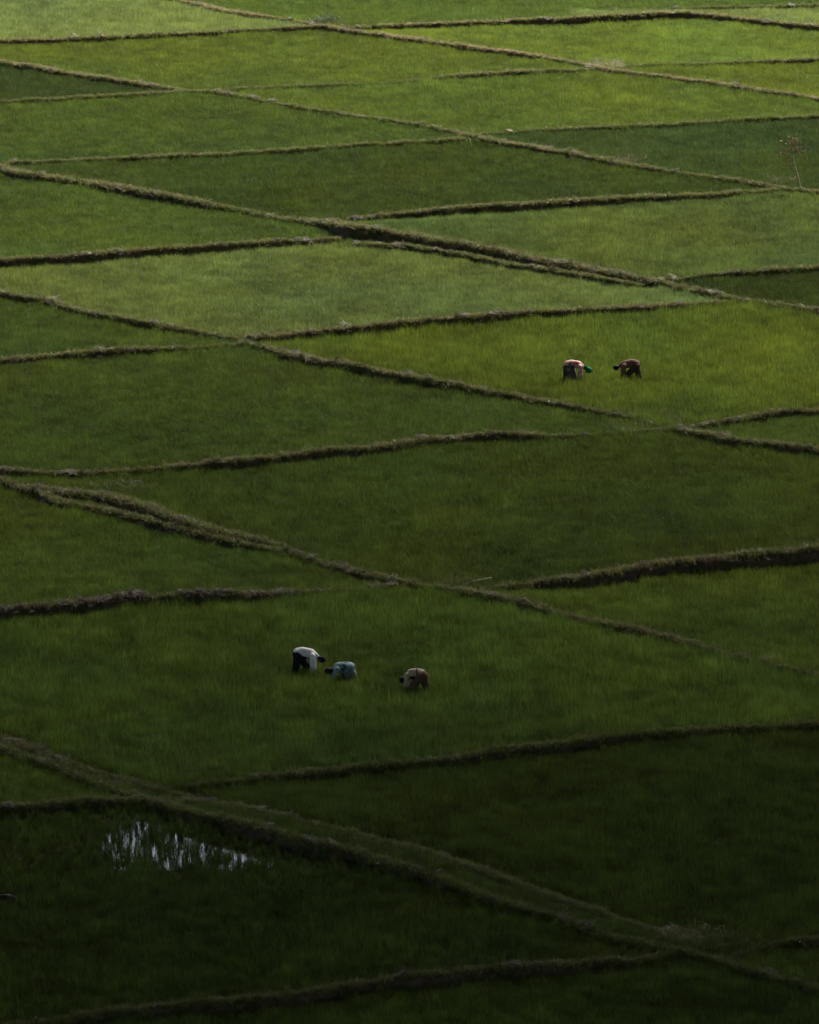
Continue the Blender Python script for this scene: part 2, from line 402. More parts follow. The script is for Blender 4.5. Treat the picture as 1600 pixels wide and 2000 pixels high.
# ------------------------------------------------------------------ rice, one sown paddy at a time
# cell: (green tint, height, label)
YG, MG, BG, PG = np.array((.074, .100, .0125)), np.array((.065, .097, .015)), np.array((.052, .080, .016)), np.array((.102, .131, .033))
CELLS = {
 0:  (MG*.88, .95, 'pale green rice in the farthest paddy, beyond the bund with a brown bank at the top of the picture'),
 1:  (PG*1.05, .95, 'bright pale rice in the sliver of paddy in the far right corner'),
 2:  (YG*1.18, .85, 'yellow green rice in the paddy under the far bund with a brown bank, upper right'),
 3:  (YG*.95, .9, 'green rice in the narrow paddy wedge below the yellow green one, far right'),
 10: (PG*1.0, 1.0, 'brightest pale rice in the far left paddy at the top edge'),
 11: (YG*.92, .9, 'yellow green rice in the long far paddy left of the straw coloured path'),
 12: (YG*.45+MG*.5, .95, 'even green rice in the far paddy right of centre, above the dark bluish one'),
 13: (BG*.70, 1.0, 'dark bluish green rice behind the dry sapling'),
 20: (BG*.58, 1.0, 'dark bluish green rice in the small wedge at the far left edge'),
 21: (MG*.78, .95, 'mid green rice in the far left paddy below the small dark wedge'),
 22: (MG*.58, .95, 'dark green rice in the far middle paddy with the bent reed at its corner'),
 23: (PG*.42+MG*.5, .95, 'light green rice in the paddy right of the deep dark bank, below the sapling'),
 24: (MG*.50, .9, 'dark green rice in the small wedge at the right edge'),
 30: (MG*.85, .85, 'green rice left of the deep dark bank, above the long left bund'),
 31: (PG*.80+MG*.25, .92, 'light green rice in the wide paddy in the upper middle'),
 32: (YG*1.16, 1.32, 'yellow green rice around the two workers further off'),
 33: (MG*.85, 1.0, 'green rice in the right hand wedge below the two far workers'),
 40: (MG*.78, .95, 'dull green rice in the left edge wedge of the middle distance'),
 41: (MG*.78, .95, 'dull green rice in the wide left paddy of the middle distance'),
 42: (YG*.3+MG*.42, 1.0, 'dark olive green rice in the widest paddy, right of centre'),
 43: (YG*.5+MG*.6, 1.1, 'fresh green rice right of centre, under the high overgrown bund'),
 50: (MG*1.05, 1.0, 'green rice on the left below the overgrown ditch'),
 51: (MG*1.15, 1.38, 'fresh green rice around the three nearer workers'),
 52: (MG*.74, 1.15, 'very dark sparse rice in the near right paddy'),
 53: (MG*.75, 1.0, 'dark rice in the near right corner wedge'),
 60: (YG*1.05, 1.0, 'yellow green rice in the small near left wedge above the flooded paddy'),
 61: (MG*.66, 1.1, 'dark thin rice standing in the flooded near left paddy'),
 62: (MG*.84, 1.0, 'dark rice in the nearest paddy along the bottom edge'),
}
step = 1/math.sqrt(10.5)
bx, by = np.meshgrid(np.arange(-35, 35, step), np.arange(226, 500, step))
bx = bx.ravel() + rng.uniform(-.5, .5, bx.size)*step*1.3; by = by.ravel() + rng.uniform(-.5, .5, by.size)*step*1.3
half = by*.0535 + 9.0                    # keep to the seen fields and a good margin on both sides
k_ = np.abs(bx) < half; bx, by = bx[k_], by[k_]
cz, cdf, cdn, cdx = terrain(bx, by); cc_ = cell_of(bx, by)
wig = .14*(noise(bx, by, .5, 5)-.5)*2
pr_ = terrain.pres
keep = (cdf > .04+.28*pr_+wig*(.4+.6*pr_)) & (cdn > .0+.20*pr_+1.9*wig*(.4+.6*pr_)) & (cdx > .62+wig) & ((noise(bx, by, .55, 77) > .06) | (cc_ == 61))
# the strip between the twin ridges of the near path stays unsown
P2 = at(680, 1640); 
bx, by, cz, cc_ = bx[keep], by[keep], cz[keep], cc_[keep]
for cid, (tint, hh, label) in CELLS.items():
    s = np.nonzero(cc_ == cid)[0]
    if not len(s): continue
    x, y, z = bx[s], by[s], cz[s]
    n1 = fbm(x, y*.55, 7.0, cid); n2 = fbm(x, y*.7, 1.6, cid+50); n3 = noise(x, y, .5, cid+9)
    v = 1 + .45*(n1-.5) + .60*(n2-.5) + .55*(n3-.5)
    hue = fbm(x, y*.5, 5.0, cid+31)-.5
    T = tint[None, :]*v[:, None]*np.stack([1+.30*hue, 1+.05*hue, 1-.4*hue], 1)
    T *= rng.uniform(.75, 1.3, (len(x), 1))
    hz = hh*(.72 + .42*n2 + .22*n3 + .12*(n1-.5))*rng.uniform(.8, 1.25, len(x))
    wz = rng.uniform(.85, 1.15, len(x))
    if cid == 61:
        g = water_gap(x, y)
        zone = np.clip((y-at(500, 1760).y)/6, 0, 1)
        k = rng.random(len(x)) > np.clip(g*.44, 0, .36)*(.0+1.15*noise(x, y, .8, 3)) + .05*zone
        far = k & (rng.random(len(x)) < .25+.5*zone)
        nearp = k & ~far
        P = np.stack([x, y, z], 1)
        o = scatter('rice', 'rice_tuft', P[nearp], T[nearp], np.stack([wz, wz, hz], 1)[nearp]); tag(o, label)
        o = scatter('rice', 'rice_clump', P[far], T[far], np.stack([wz, wz, hz], 1)[far]); tag(o, 'separate dark rice clumps rising from the water of the flooded near left paddy')
        continue
    o = scatter('rice', 'rice_tuft', np.stack([x, y, z], 1), T, np.stack([wz, wz, hz], 1))
    tag(o, label)
print('rice tufts', len(bx))

# ------------------------------------------------------------------ bunds
# dryness, brown straw share, width, label
BL = {
 'A': (1.4, .1, .75, 'straw coloured grassy bund running down the far fields, right of the brightest paddy'),
 'D': (.7, .1, .62, 'grassy bund running from the far left edge down to the dry sapling'),
 'K': (.35, .25, .6, 'long bund with the deep dark bank left of centre, running down to the right edge'),
 'O': (.40, .2, .55, 'grassy bund running from the left edge down past the two far workers'),
 'U': (.35, .25, .6, 'bund along the overgrown ditch on the left, running down to the right edge'),
 'Z': (.12, .12, .68, 'broad green bund of the near path, its lower ridge above the flooded paddy'),
 'C2': (.2, .0, .45, 'thin grass bund in the far right corner'),
 'C': (.9, .15, .6, 'far bund with a brown earth bank across the top right'),
 'G': (.3, .0, .45, 'faint grassy bund at the far right, below the yellow green paddy'),
 'B': (.45, .1, .5, 'grassy bund below the brightest far left paddy'),
 'F': (.35, .05, .45, 'faint bund across the far fields, dry at its right end'),
 'H': (.2, .0, .45, 'faint bund along the top of the dark bluish paddy at right'),
 'E': (.3, .05, .5, 'thin bund below the small dark wedge at far left'),
 'I': (.35, .1, .5, 'far bund ending at the bent reed'),
 'L': (.35, .2, .55, 'bund with a dark bank running up right towards the dry sapling'),
 'N': (.4, .1, .45, 'short bund above the small dark wedge at the right edge'),
 'M': (.3, .35, .55, 'bund with a brown bank at the left edge in the upper middle'),
 'P': (.7, .35, .55, 'bund with a reddish brown earth bank above the two far workers'),
 'R': (.4, .2, .55, 'uneven bund at the right edge below the two far workers'),
 'Q': (.4, .25, .55, 'thin bund at the left edge above the wide dull green paddy'),
 'S': (.5, .35, .55, 'long uneven bund across the middle of the picture'),
 'V': (.5, .3, .65, 'high overgrown bund with a shaggy dark bank at right'),
 'W': (.3, .9, .6, 'bund heaped with dark straw at the left edge'),
 'Y': (.15, .1, .6, 'bund below the three nearer workers, dark bank along its right part'),
 'AA': (.2, .1, .55, 'short bund in the near right corner'),
 'X': (.15, .1, .65, 'green bund along the far side of the flooded paddy'),
 'BB': (.25, .1, .6, 'dark bund nearest the camera, along the bottom edge'),
 'Uup': (.25, .25, .7, 'shaggy upper bank of the overgrown ditch on the left'),
 'Zup': (.3, .15, .62, 'upper ridge of the broad near path'),
 'Zfar': (.3, .2, .6, 'upper ridge of the path at the near left edge'),
 'Klow': (.2, .1, .4, 'low ledge at the foot of the deep dark bank'),
}
GREEN = np.array((.084, .114, .020)); DRY = np.array((.215, .195, .085)); BROWN = np.array((.082, .062, .040)); LUSH = np.array((.062, .092, .014))
def make_bund(key, a):
    dry, brown, wd, label = BL[key]
    seg = np.hypot(np.diff(a[:, 0]), np.diff(a[:, 1])); S0 = np.r_[0, np.cumsum(seg)]
    n = max(4, int(S0[-1]/.14)); s = np.linspace(0, S0[-1], n)
    # round the traced corners a little
    x = np.interp(s, S0, a[:, 0]); y = np.interp(s, S0, a[:, 1]); h = np.interp(s, S0, a[:, 2])
    kern = np.ones(9)/9
    def sm(v):
        q = np.convolve(np.r_[[v[0]]*4, v, [v[-1]]*4], kern, 'valid'); return q
    if n > 12: x, y, h = sm(x), sm(y), sm(h)
    tx, ty = np.gradient(x), np.gradient(y); ll = np.hypot(tx, ty); tx, ty = tx/ll, ty/ll
    nx_, ny_ = -ty, tx                                    # points away from the camera
    sg = np.where(ny_ < 0, -1, 1); nx_, ny_ = nx_*sg, ny_*sg
    x = x + nx_*.28*(fbm(s, s*0+7, 1.6, 4)-.5); y = y + ny_*.28*(fbm(s, s*0+7, 1.6, 4)-.5)
    pres = np.clip((h-BASE_H)/.09, 0, 1)
    W = wd*(.62+.42*fbm(s, s*0, 2.0, 8))*(.42+.30*pres)
    pres0 = np.clip((h-BASE_H)/.09, 0, 1); top = h + RIDGE - .05*(1-pres0) + .09*(fbm(s, s*0, 1.1, 1)-.5) + .05*(fbm(s, s*0+3, .35, 2)-.5)
    zf = np.maximum(h-.05, 0)
    prof = [(.72, None, -.30), (.55, None, -.02), (.36, 'top', -.09), (.18, 'top', 0), (-.05, 'top', 0), (-.26, 'top', -.035),
            (-.40, 'mix', .62), (-.47, 'mix', .32), (-.56, 'mix', .05), (-.78, 'low', -.22)]
    rows = []
    for j, (u, kind, v) in enumerate(prof):
        jit = .10*(noise(s, s*0+j*3.1, .3, j)-.5) + .08*(noise(s, s*0+j*5.1, .12, j+20)-.5)
        if kind is None: z = zf + v
        elif kind == 'top': z = top + v + jit*.6
        elif kind == 'mix': z = top*v + jit*.5
        else: z = np.full(n, v)
        uu = u*W + (jit*1.1 if kind == 'mix' else jit*.5)
        rows.append(np.stack([x+nx_*uu, y+ny_*uu, z], 1))
    G = np.stack(rows, 1); m_ = len(prof); V = G.reshape(-1, 3)
    I = np.arange(n*m_).reshape(n, m_)
    F = np.stack([I[:-1, :-1].ravel(), I[1:, :-1].ravel(), I[1:, 1:].ravel(), I[:-1, 1:].ravel()], 1)
    if True:
        F = F[:, ::-1]
    o = mesh_obj('earth_bund', V.tolist(), F.tolist(), M_bund)
    tag(o, label, kind='structure')
    # grass on the crest and hanging over the bank
    L_ = S0[-1]; area = L_*wd
    nn = int(area*95); ss = rng.random(nn)*L_; q = rng.beta(2.0, 2.0, nn)
    u = (.62 - q*1.12)
    wi = np.interp(ss, s, W)
    tp = np.interp(ss, s, top); hh = np.interp(ss, s, zf)
    z = np.where(u > .3, tp-.09-(u-.3)*.5, tp-.02); z = np.where(u < -.28, tp*(1-(-.28-u)*2.2)-.03, z); z = np.maximum(z, 0)
    px = np.interp(ss, s, x) + np.interp(ss, s, nx_)*u*wi; py = np.interp(ss, s, y) + np.interp(ss, s, ny_)*u*wi
    inb = (np.abs(px) < py*.0535+9) & (py > 226) & (py < 500)
    bare = fbm(ss, ss*0, 3.0, 11)
    hs = np.clip((np.interp(ss, s, h)-BASE_H-.02)/.22, 0, 1)
    kp = inb & ((rng.random(nn) > np.clip((-.2-u)*4.2, 0, .93)*hs) & (rng.random(nn) > brown*.35*(bare > .52)))
    ss, u, px, py, z, bare = ss[kp], u[kp], px[kp], py[kp], z[kp], bare[kp]
    nn = len(ss)
    dn_ = np.clip(dry*.55*(.2+1.5*fbm(ss, u, 1.8, 14)) + rng.normal(0, .16, nn) + .15*(np.abs(u) < .2), 0, 1)[:, None]
    T = (LUSH*1.3 if key in ('Z', 'Zup', 'X', 'Y') else GREEN)*(1-dn_) + DRY*dn_
    T = T*rng.uniform(.7, 1.25, (nn, 1))
    pf = np.interp(ss, s, pres)[:, None]*.75+.25; T = T*pf + np.array((.068, .098, .014))*rng.uniform(.7, 1.25, (nn, 1))*(1-pf)
    brn = (rng.random(nn) < pf[:, 0]*brown*.28*(1+(bare > .5))*(1+(u < -.1)))
    T[brn] = BROWN*rng.uniform(.7, 1.5, (brn.sum(), 1))
    sc = rng.uniform(.45, 1.2, nn)*np.where(dn_[:, 0] > .5, .8, 1.0)*(.8+.2*np.interp(ss, s, pres))
    if key in ('V', 'Uup', 'K'): sc = sc*np.where(u < .0, 1.35, 1.1)
    P = np.stack([px, py, z], 1)
    if nn:
        go2 = scatter('bund_grass', 'grass_tuft', P, T, np.stack([sc, sc, sc*rng.uniform(.8, 1.3, nn)], 1), tilt=.25, parent=o)
    # cut straw, roots and turned sods lying on the bank
    nn = int(L_*(.5+6.5*brown)); ss = rng.random(nn)*L_
    kp = (fbm(ss, ss*0+2, 2.5, 21) > .52-.35*brown) & (rng.random(nn) < .15+.85*np.interp(ss, s, pres)); ss = ss[kp]; nn = len(ss)
    u = rng.uniform(-.5, .35, nn); px = np.interp(ss, s, x)+np.interp(ss, s, nx_)*u*np.interp(ss, s, W)
    py = np.interp(ss, s, y)+np.interp(ss, s, ny_)*u*np.interp(ss, s, W)
    z = np.interp(ss, s, top) - np.maximum(0, -u-.26)*1.2
    inb = (np.abs(px) < py*.0535+9) & (py > 226) & (py < 500); u, px, py, z = u[inb], px[inb], py[inb], z[inb]; nn = len(px)
    if nn:
        bb = rng.random((nn, 1)) < (.6+.4*brown)
        T = np.where(bb, BROWN*.9, DRY*.55)*rng.uniform(.5, 1.3, (nn, 1)); sc = rng.uniform(.6, 1.2, nn)
        scatter('straw', 'straw', np.stack([px, py, z], 1), T, np.stack([sc, sc, sc*1.2], 1), tilt=.3, parent=o)
    return o
for k, a in LINES.items():
    b = a.copy()
    if k in DIV:                                          # let dividers run into the bunds they meet
        for e, f in ((0, 1), (-1, -2)):
            d = b[e]-b[f]; d = d/max(1e-6, np.hypot(d[0], d[1])); b[e, :2] += d[:2]*.35
    make_bund(k, b)
for k, a in XL.items(): make_bund(k, a)

# trodden grass between the twin ridges of the paths, weeds round the meeting points of the bunds
def patch(cx, cy, rx, ry, n, tint, sc, label, pn='grass_tuft', rot=0.0):
    q = at(cx, cy); a = rng.random(n)*6.283; r = np.sqrt(rng.random(n))*rng.uniform(.75, 1.1, n)
    X = q.x + r*np.cos(a)*rx; Y = q.y + r*np.sin(a)*ry + (r*np.cos(a)*rx)*rot
    z, *_ = terrain(X, Y); P = np.stack([X, Y, z+.02], 1)
    T = np.array(tint)[None]*rng.uniform(.6, 1.4, (n, 1)); k = rng.uniform(.7, 1.3, n)*sc
    o = scatter('weeds', pn, P, T, np.stack([k, k, k], 1), tilt=.2); tag(o, label); return o
GT = tuple(GREEN*1.0)
def band(keyA, keyB, n, tint, label, x0, x1):
    a, b = XL[keyA], LINES[keyB]; X = rng.uniform(at(x0, 1600).x, at(x1, 1700).x, n)
    ya = np.interp(X, a[:, 0], a[:, 1]); yb = np.interp(X, b[:, 0], b[:, 1]); Y = yb + (ya-yb)*rng.random(n)
    kp = ya > yb; X, Y = X[kp], Y[kp]; z, *_ = terrain(X, Y)
    T = np.array(tint)[None]*rng.uniform(.6, 1.4, (len(X), 1)); k = rng.uniform(.8, 1.4, len(X))
    o = scatter('path_grass', 'grass_tuft', np.stack([X, Y, z+.03], 1), T, np.stack([k, k, k*1.2], 1), tilt=.2); tag(o, label)
band('Zup', 'Z', 2600, tuple(LUSH*1.05), 'short green grass between the twin ridges of the broad near path', 330, 1340)
band('Zfar', 'Z', 900, tuple(GREEN*.9), 'short grass on the near path at the left edge', 0, 380)
band('Uup', 'U', 500, tuple(GREEN*.6), 'dark weeds in the bottom of the overgrown ditch', 60, 560)
band('Klow', 'K', 500, tuple(GREEN*.8), 'low grass on the ledge under the deep dark bank', 690, 1260)
patch(300, 1550, 1.3, 2.2, 420, tuple(GREEN*.8+DRY*.15), 1.0, 'trodden weeds where the near paths meet')
patch(235, 1545, .45, .7, 40, tuple(BROWN*.8), 1.0, 'dark brown rubbish of roots at the path corner', 'straw')
patch(395, 1528, .5, 1.2, 60, tuple(LUSH*.7), 2.0, 'tall dark green tussock beside the path corner')
patch(860, 1143, 1.6, 2.0, 360, tuple(GREEN*.8+DRY*.2), 1.0, 'matted weeds where the bunds meet below the olive paddy')
patch(900, 1150, 1.2, 1.4, 50, tuple(BROWN), 1.0, 'brown cut straw at the meeting of the bunds', 'straw')
patch(1183, 134, 1.0, 2.5, 120, tuple(BROWN*1.6), 1.1, 'brown dead grass heap where the far paths cross', 'straw')
patch(1183, 138, 1.9, 3.0, 260, tuple(GREEN*.7+DRY*.3), 1.0, 'dry weeds round the far crossing of the bunds')
patch(645, 52, 1.6, 3.0, 200, tuple(GREEN*.7+DRY*.3), 1.0, 'weeds round the far crossing at the top')
patch(635, 56, .5, 1.4, 90, tuple(BG*.55), 2.4, 'dark green tussock at the far crossing at the top')
patch(488, 666, 1.2, 2.2, 260, tuple(GREEN*.95), 1.3, 'green weeds where the left bunds cross')
patch(1270, 833, 1.8, 2.6, 420, tuple(GREEN*.95), 1.5, 'green weeds where the bunds fade below the two far workers')
patch(930, 266, 1.4, 2.4, 220, tuple(GREEN*.9+DRY*.1), 1.1, 'weeds at the crossing beside the bent reed')
patch(1228, 322, .8, 1.8, 60, tuple(BROWN*1.5), 1.6, 'brown dead weeds on the bund left of the sapling')
patch(1527, 364, .5, 1.0, 30, tuple(BROWN*1.6), 1.7, 'small brown dead weed beside the sapling')
patch(640, 436, 1.0, 1.6, 140, tuple(GREEN*.9+DRY*.1), 1.0, 'weeds at the head of the deep dark bank')
patch(1390, 1862, 2.2, 2.2, 420, tuple(GREEN*.7+DRY*.12), 1.4, 'tangled weeds in the near right corner of the paths')
patch(1350, 1838, 1.2, 1.0, 60, tuple(DRY*.9), 1.1, 'pale dry stalks on the near path at right', 'straw')
patch(240, 1018-60, 1.2, 1.2, 120, tuple(LUSH*.8), 1.7, 'tall grass on top of the ditch bank')

# ------------------------------------------------------------------ unseen vapour layer added to darken the near fields, thinning out beyond them
def tau_wanted(Y):                                       # shading wanted along the sun's ray for a spot on the ground
    return np.interp(Y, [-900, -300, 150, 235, 250, 268, 286, 303, 319, 345, 373, 420, 470, 500], [0, 9, 8, 4.1, 3.4, 2.65, 2.02, 1.62, 1.32, .85, .54, .22, .05, 0])
ALT, SIG = 240.0, 0.09
OX, OY = SUNV.x/SUNV.z*ALT, SUNV.y/SUNV.z*ALT
cxs = np.concatenate([np.arange(-900, -80, 60), np.arange(-80, 81, 8), np.arange(120, 901, 60)]); cys = np.concatenate([np.arange(-900, 180, 45), np.arange(180, 512, 6)])
CX, CY = np.meshgrid(cxs, cys); cx_, cy_ = CX.ravel(), CY.ravel()
edge = np.clip((900-np.abs(cx_))/400, 0, 1)
warp = 14*(fbm(cx_, cy_, 40, 3)-.5)
th = tau_wanted(cy_+warp)*edge/SIG*math.sin(SUN_EL)*(1+.10*(fbm(cx_, cy_, 22, 9)-.5)) + .02
low = ALT - th*.35; hi = ALT + th*.65
n = len(cx_)
def shear(z): return cx_ + SUNV.x/SUNV.z*z, cy_ + SUNV.y/SUNV.z*z
xl, yl_ = shear(low); xh, yh_ = shear(hi)
V = np.concatenate([np.stack([xl, yl_, low], 1), np.stack([xh, yh_, hi], 1)])
I = np.arange(n).reshape(len(cys), len(cxs)); fl = []
q = np.stack([I[:-1, :-1].ravel(), I[:-1, 1:].ravel(), I[1:, 1:].ravel(), I[1:, :-1].ravel()], 1)
fl += q[:, ::-1].tolist() + (q+n).tolist()
bd = list(I[0, :]) + list(I[1:, -1]) + list(I[-1, -2::-1]) + list(I[-2:0:-1, 0])
for i in range(len(bd)):
    a_, b_ = int(bd[i]), int(bd[(i+1) % len(bd)]); fl.append([a_, b_, b_+n, a_+n])
m, t, out = mat('shade_cloud_vapour'); pv = t.nodes.new('ShaderNodeVolumePrincipled')
pv.inputs['Color'].default_value = (.10, .10, .10, 1); pv.inputs['Density'].default_value = SIG
t.links.new(pv.outputs[0], out.inputs['Volume'])
co = mesh_obj('shade_cloud', V.tolist(), fl, m); tag(co, 'unseen grey vapour layer added above the near fields to darken them', kind='structure')

# ------------------------------------------------------------------ people
def capsules(parts, voxel, material, name, parent, smooth_it=2):
    bm = bmesh.new()
    for c in parts:
        if len(c) == 4:
            p0, r0, p1, r1 = c; tmp = bmesh.new()
            for p_, r_ in ((p0, r0), (p1, r1)):
                bmesh.ops.create_icosphere(tmp, subdivisions=2, radius=r_, matrix=Matrix.Translation(p_))
            res = bmesh.ops.convex_hull(tmp, input=tmp.verts)
            inter = [e for e in res['geom_interior'] if isinstance(e, bmesh.types.BMVert)]
            bmesh.ops.delete(tmp, geom=inter, context='VERTS')
        else:
            p0, rad, rot = c; tmp = bmesh.new()
            bmesh.ops.create_icosphere(tmp, subdivisions=3, radius=1, matrix=Matrix.Translation(p0) @ Matrix.Rotation(rot, 4, 'Y') @ Matrix.Diagonal((*rad, 1)))
        mt = bpy.data.meshes.new('t'); tmp.to_mesh(mt); tmp.free(); bm.from_mesh(mt); bpy.data.meshes.remove(mt)
    me = bpy.data.meshes.new(name); bm.to_mesh(me); bm.free()
    o = bpy.data.objects.new(name, me); C.objects.link(o)
    md = o.modifiers.new('r', 'REMESH'); md.mode = 'VOXEL'; md.voxel_size = voxel
    ms = o.modifiers.new('s', 'SMOOTH'); ms.iterations = smooth_it; ms.factor = .5
    dg = bpy.context.evaluated_depsgraph_get(); ev = o.evaluated_get(dg)
    nm = bpy.data.meshes.new_from_object(ev); nm.name = name
    o.modifiers.clear(); old = o.data; o.data = nm; bpy.data.meshes.remove(old)
    nm.materials.clear(); nm.materials.append(material); nm.polygons.foreach_set('use_smooth', [True]*len(nm.polygons))
    o.parent = parent
    return o
M_skin = noise_material('dark_skin', (.050, .026, .017), (.042, .021, .013), 20, rough=.55, spec=.35)
M_hair = noise_material('black_hair', (.006, .005, .005), (.012, .010, .009), 60, rough=.85)
def cloth(name, c, c2=None, sc=9, c3=None, sc2=6):
    return noise_material(name, c, c2 or tuple(v*.8 for v in c), sc, rough=.9, c3=c3, scale2=sc2, bump=.4, spec=.1)
v3 = Vector
def pose(base, fwd, squat=False, spread=.12, reach=0.0, knee_fwd=.10, stride=.13):
    """joints of someone bent double over the rice; x is the way they face"""
    J = {}
    if not squat:
        J.update(pelvis=v3((-.38, 0, .88)), waist=v3((-.22, 0, .96)), chest=v3((.05, 0, .91)), neck=v3((.27, 0, .81)), head=v3((.395, 0, .74)))
        hz, kz = .84, .47
    else:
        J.update(pelvis=v3((-.34, 0, .50)), waist=v3((-.18, 0, .66)), chest=v3((.06, 0, .67)), neck=v3((.24, 0, .60)), head=v3((.365, 0, .56)))
        hz, kz = .48, .44
    for s, n_ in ((1, 'l'), (-1, 'r')):
        J['hip'+n_] = v3((-.36, s*.10, hz)); st = stride*s*(1 if not squat else 0)
        J['knee'+n_] = v3((-.36+knee_fwd+st+(.16 if squat else 0), s*(spread+.02), kz)); J['ankle'+n_] = v3((-.36+st+(.02 if squat else 0), s*spread, .09))
        J['toe'+n_] = J['ankle'+n_] + v3((.17, s*.02, -.05))
        J['sho'+n_] = J['chest'] + v3((.08, s*.18, -.05))
        J['elb'+n_] = J['sho'+n_] + v3((-.04+reach*.5, s*.04, -.28)) if not squat else J['sho'+n_] + v3((.10+reach*.5, s*.03, -.24))
        J['wri'+n_] = J['elb'+n_] + v3((-.02+reach*.5, -s*.06, -.24)) if not squat else J['elb'+n_] + v3((.06, -s*.05, -.16))
    return J
def body_parts(J):
    P = [(J['pelvis'], .125, J['waist'], .115), (J['waist'], .115, J['chest'], .135), (J['chest'], .13, J['neck'], .062), (J['neck'], .068, J['head'], .062)]
    hd = J['head']; d = (hd-J['neck']).normalized()
    P.append((hd+d*.03, (.118, .078, .098), math.atan2(-d.z, d.x)))          # skull, crown forward
    P.append((hd+d*.0+v3((-.035, 0, -.055)), (.058, .055, .06), 0))            # jaw and face turned to the ground
    P.append((hd+v3((-.005, 0, -.118)), .014, hd+v3((.012, 0, -.095)), .012))    # nose
    for s in (1, -1):
        P.append((hd+v3((.005, s*.082, -.01)), (.028, .012, .018), .4))         # ears
        n_ = 'l' if s > 0 else 'r'
        P += [(J['hip'+n_], .095, J['knee'+n_], .06), (J['knee'+n_], .058, J['ankle'+n_], .036), (J['ankle'+n_], .038, J['toe'+n_], .026),
              (J['sho'+n_], .056, J['elb'+n_], .040), (J['elb'+n_], .038, J['wri'+n_], .026), (J['chest'], .10, J['sho'+n_], .06), (J['pelvis'], .11, J['hip'+n_], .10)]
        # hand: palm, four bent fingers and a thumb
        w_ = J['wri'+n_]; dn = (J['wri'+n_]-J['elb'+n_]).normalized(); side = v3((1, 0, 0)); pc = w_ + dn*.07
        P.append((w_, .024, pc, .026)); P.append((pc-side*.022, .017, pc+side*.022, .017))
        for f in range(4):
            b = pc + side*(.033-.022*f) + dn*.01; ln = (.032, .040, .038, .028)[f]
            k = b + dn*ln + v3((0, -s*.008, 0)); e = k + dn*ln*.7 + v3((0, -s*.022, 0)); P += [(b, .0092, k, .0085), (k, .0085, e, .0075)]
        tb = w_ + dn*.03 + side*.024; tk = tb + dn*.03 + side*.028; P += [(tb, .012, tk, .010), (tk, .010, tk+dn*.026+v3((0, -s*.012, 0)), .0085)]
    return P
def shirt_parts(J, sleeve=1.0, extra=.034, both=True, loose=0.012):
    P = [(J['pelvis']+v3((.03, 0, .035)), .135+extra+loose, J['waist'], .12+extra+loose), (J['waist'], .12+extra+loose, J['chest'], .135+extra), (J['chest'], .133+extra, J['neck']-(J['neck']-J['chest'])*.25, .068+extra)]
    for n_ in ('l', 'r'):
        P.append((J['chest'], .10+extra, J['sho'+n_], .062+extra)); P.append((J['sho'+n_], .060+extra, J['elb'+n_], .050+extra))
        if sleeve > .5: P.append((J['elb'+n_], .050+extra, J['elb'+n_].lerp(J['wri'+n_], (sleeve-.5)*2), .040+extra))
    return P
def trouser_parts(J, extra=.022, low=.9):
    P = [(J['pelvis'], .135+extra*.6, J['pelvis'].lerp(J['waist'], .45), .115+extra*.5)]
    for n_ in ('l', 'r'):
        P += [(J['pelvis'], .12+extra, J['hip'+n_], .10+extra), (J['hip'+n_], .10+extra, J['knee'+n_], .068+extra), (J['knee'+n_], .066+extra, J['knee'+n_].lerp(J['ankle'+n_], low), .05+extra)]
    return P
def skirt_parts(J, hem=.25, flare=.16):
    P = [(J['pelvis'], .15, J['pelvis'].lerp(J['waist'], .4), .13)]
    for i in range(5):
        y = (i-2)*.11
        for dx in (-.10, .06, .22, .36):
            P.append((J['pelvis']+v3((dx*.4, y*.6, -.03)), .125, v3((J['pelvis'].x+dx*flare/.16, y*1.2, hem)), .055))
    return P
def person(px, py, facing, build, label, turn=0.0, scale=1.0):
    q = at(px, py); z, *_ = terrain(np.array([q.x]), np.array([q.y])); q = at(px, py-4, float(z[0])); z[0] -= .11      # feet sunk in the mud
    e = empty('person', (q.x, q.y, float(z[0])), (0 if facing > 0 else math.pi)+turn)
    e.scale = (scale,)*3
    build(e); tag(e, label, 'person', 'farm workers bent over the rice'); return e

def eyes(J, e):
    for s in (1, -1):
        capsules([(J['head']+v3((.028, s*.032, -.098)), (.010, .010, .008), 0)], .004, M_eye, 'eye', e, 0)
M_eye = noise_material('eye_white', (.55, .52, .48), (.5, .48, .44), 10, rough=.3, spec=.5)

def w1(e):   # white shirt, dark trousers, dark apron
    J = pose(0, 1, reach=.08, stride=.16)
    capsules(body_parts(J), .009, M_skin, 'body', e, 2); eyes(J, e)
    capsules(shirt_parts(J, .95), .014, cloth('white_shirt_cloth', (.62, .58, .60), (.50, .46, .47)), 'shirt', e)
    capsules(trouser_parts(J, .052), .014, cloth('navy_trousers', (.010, .012, .017)), 'trousers', e)
    A = [(J['pelvis']+v3((.10, 0, -.14)), (.15, .16, .17), .2), (J['waist']+v3((.06, 0, -.15)), (.16, .13, .085), .1), (J['chest']+v3((0, 0, -.14)), (.10, .12, .07), .2)]
    capsules(A, .014, cloth('black_apron', (.008, .009, .011)), 'apron', e)
    h = J['head']; d = (h-J['neck']).normalized(); capsules([(h+d*.045+v3((0, 0, .012)), (.115, .096, .108), math.atan2(-d.z, d.x)), (h+v3((-.03, 0, .03)), (.08, .088, .07), .3)], .01, M_hair, 'hair', e)
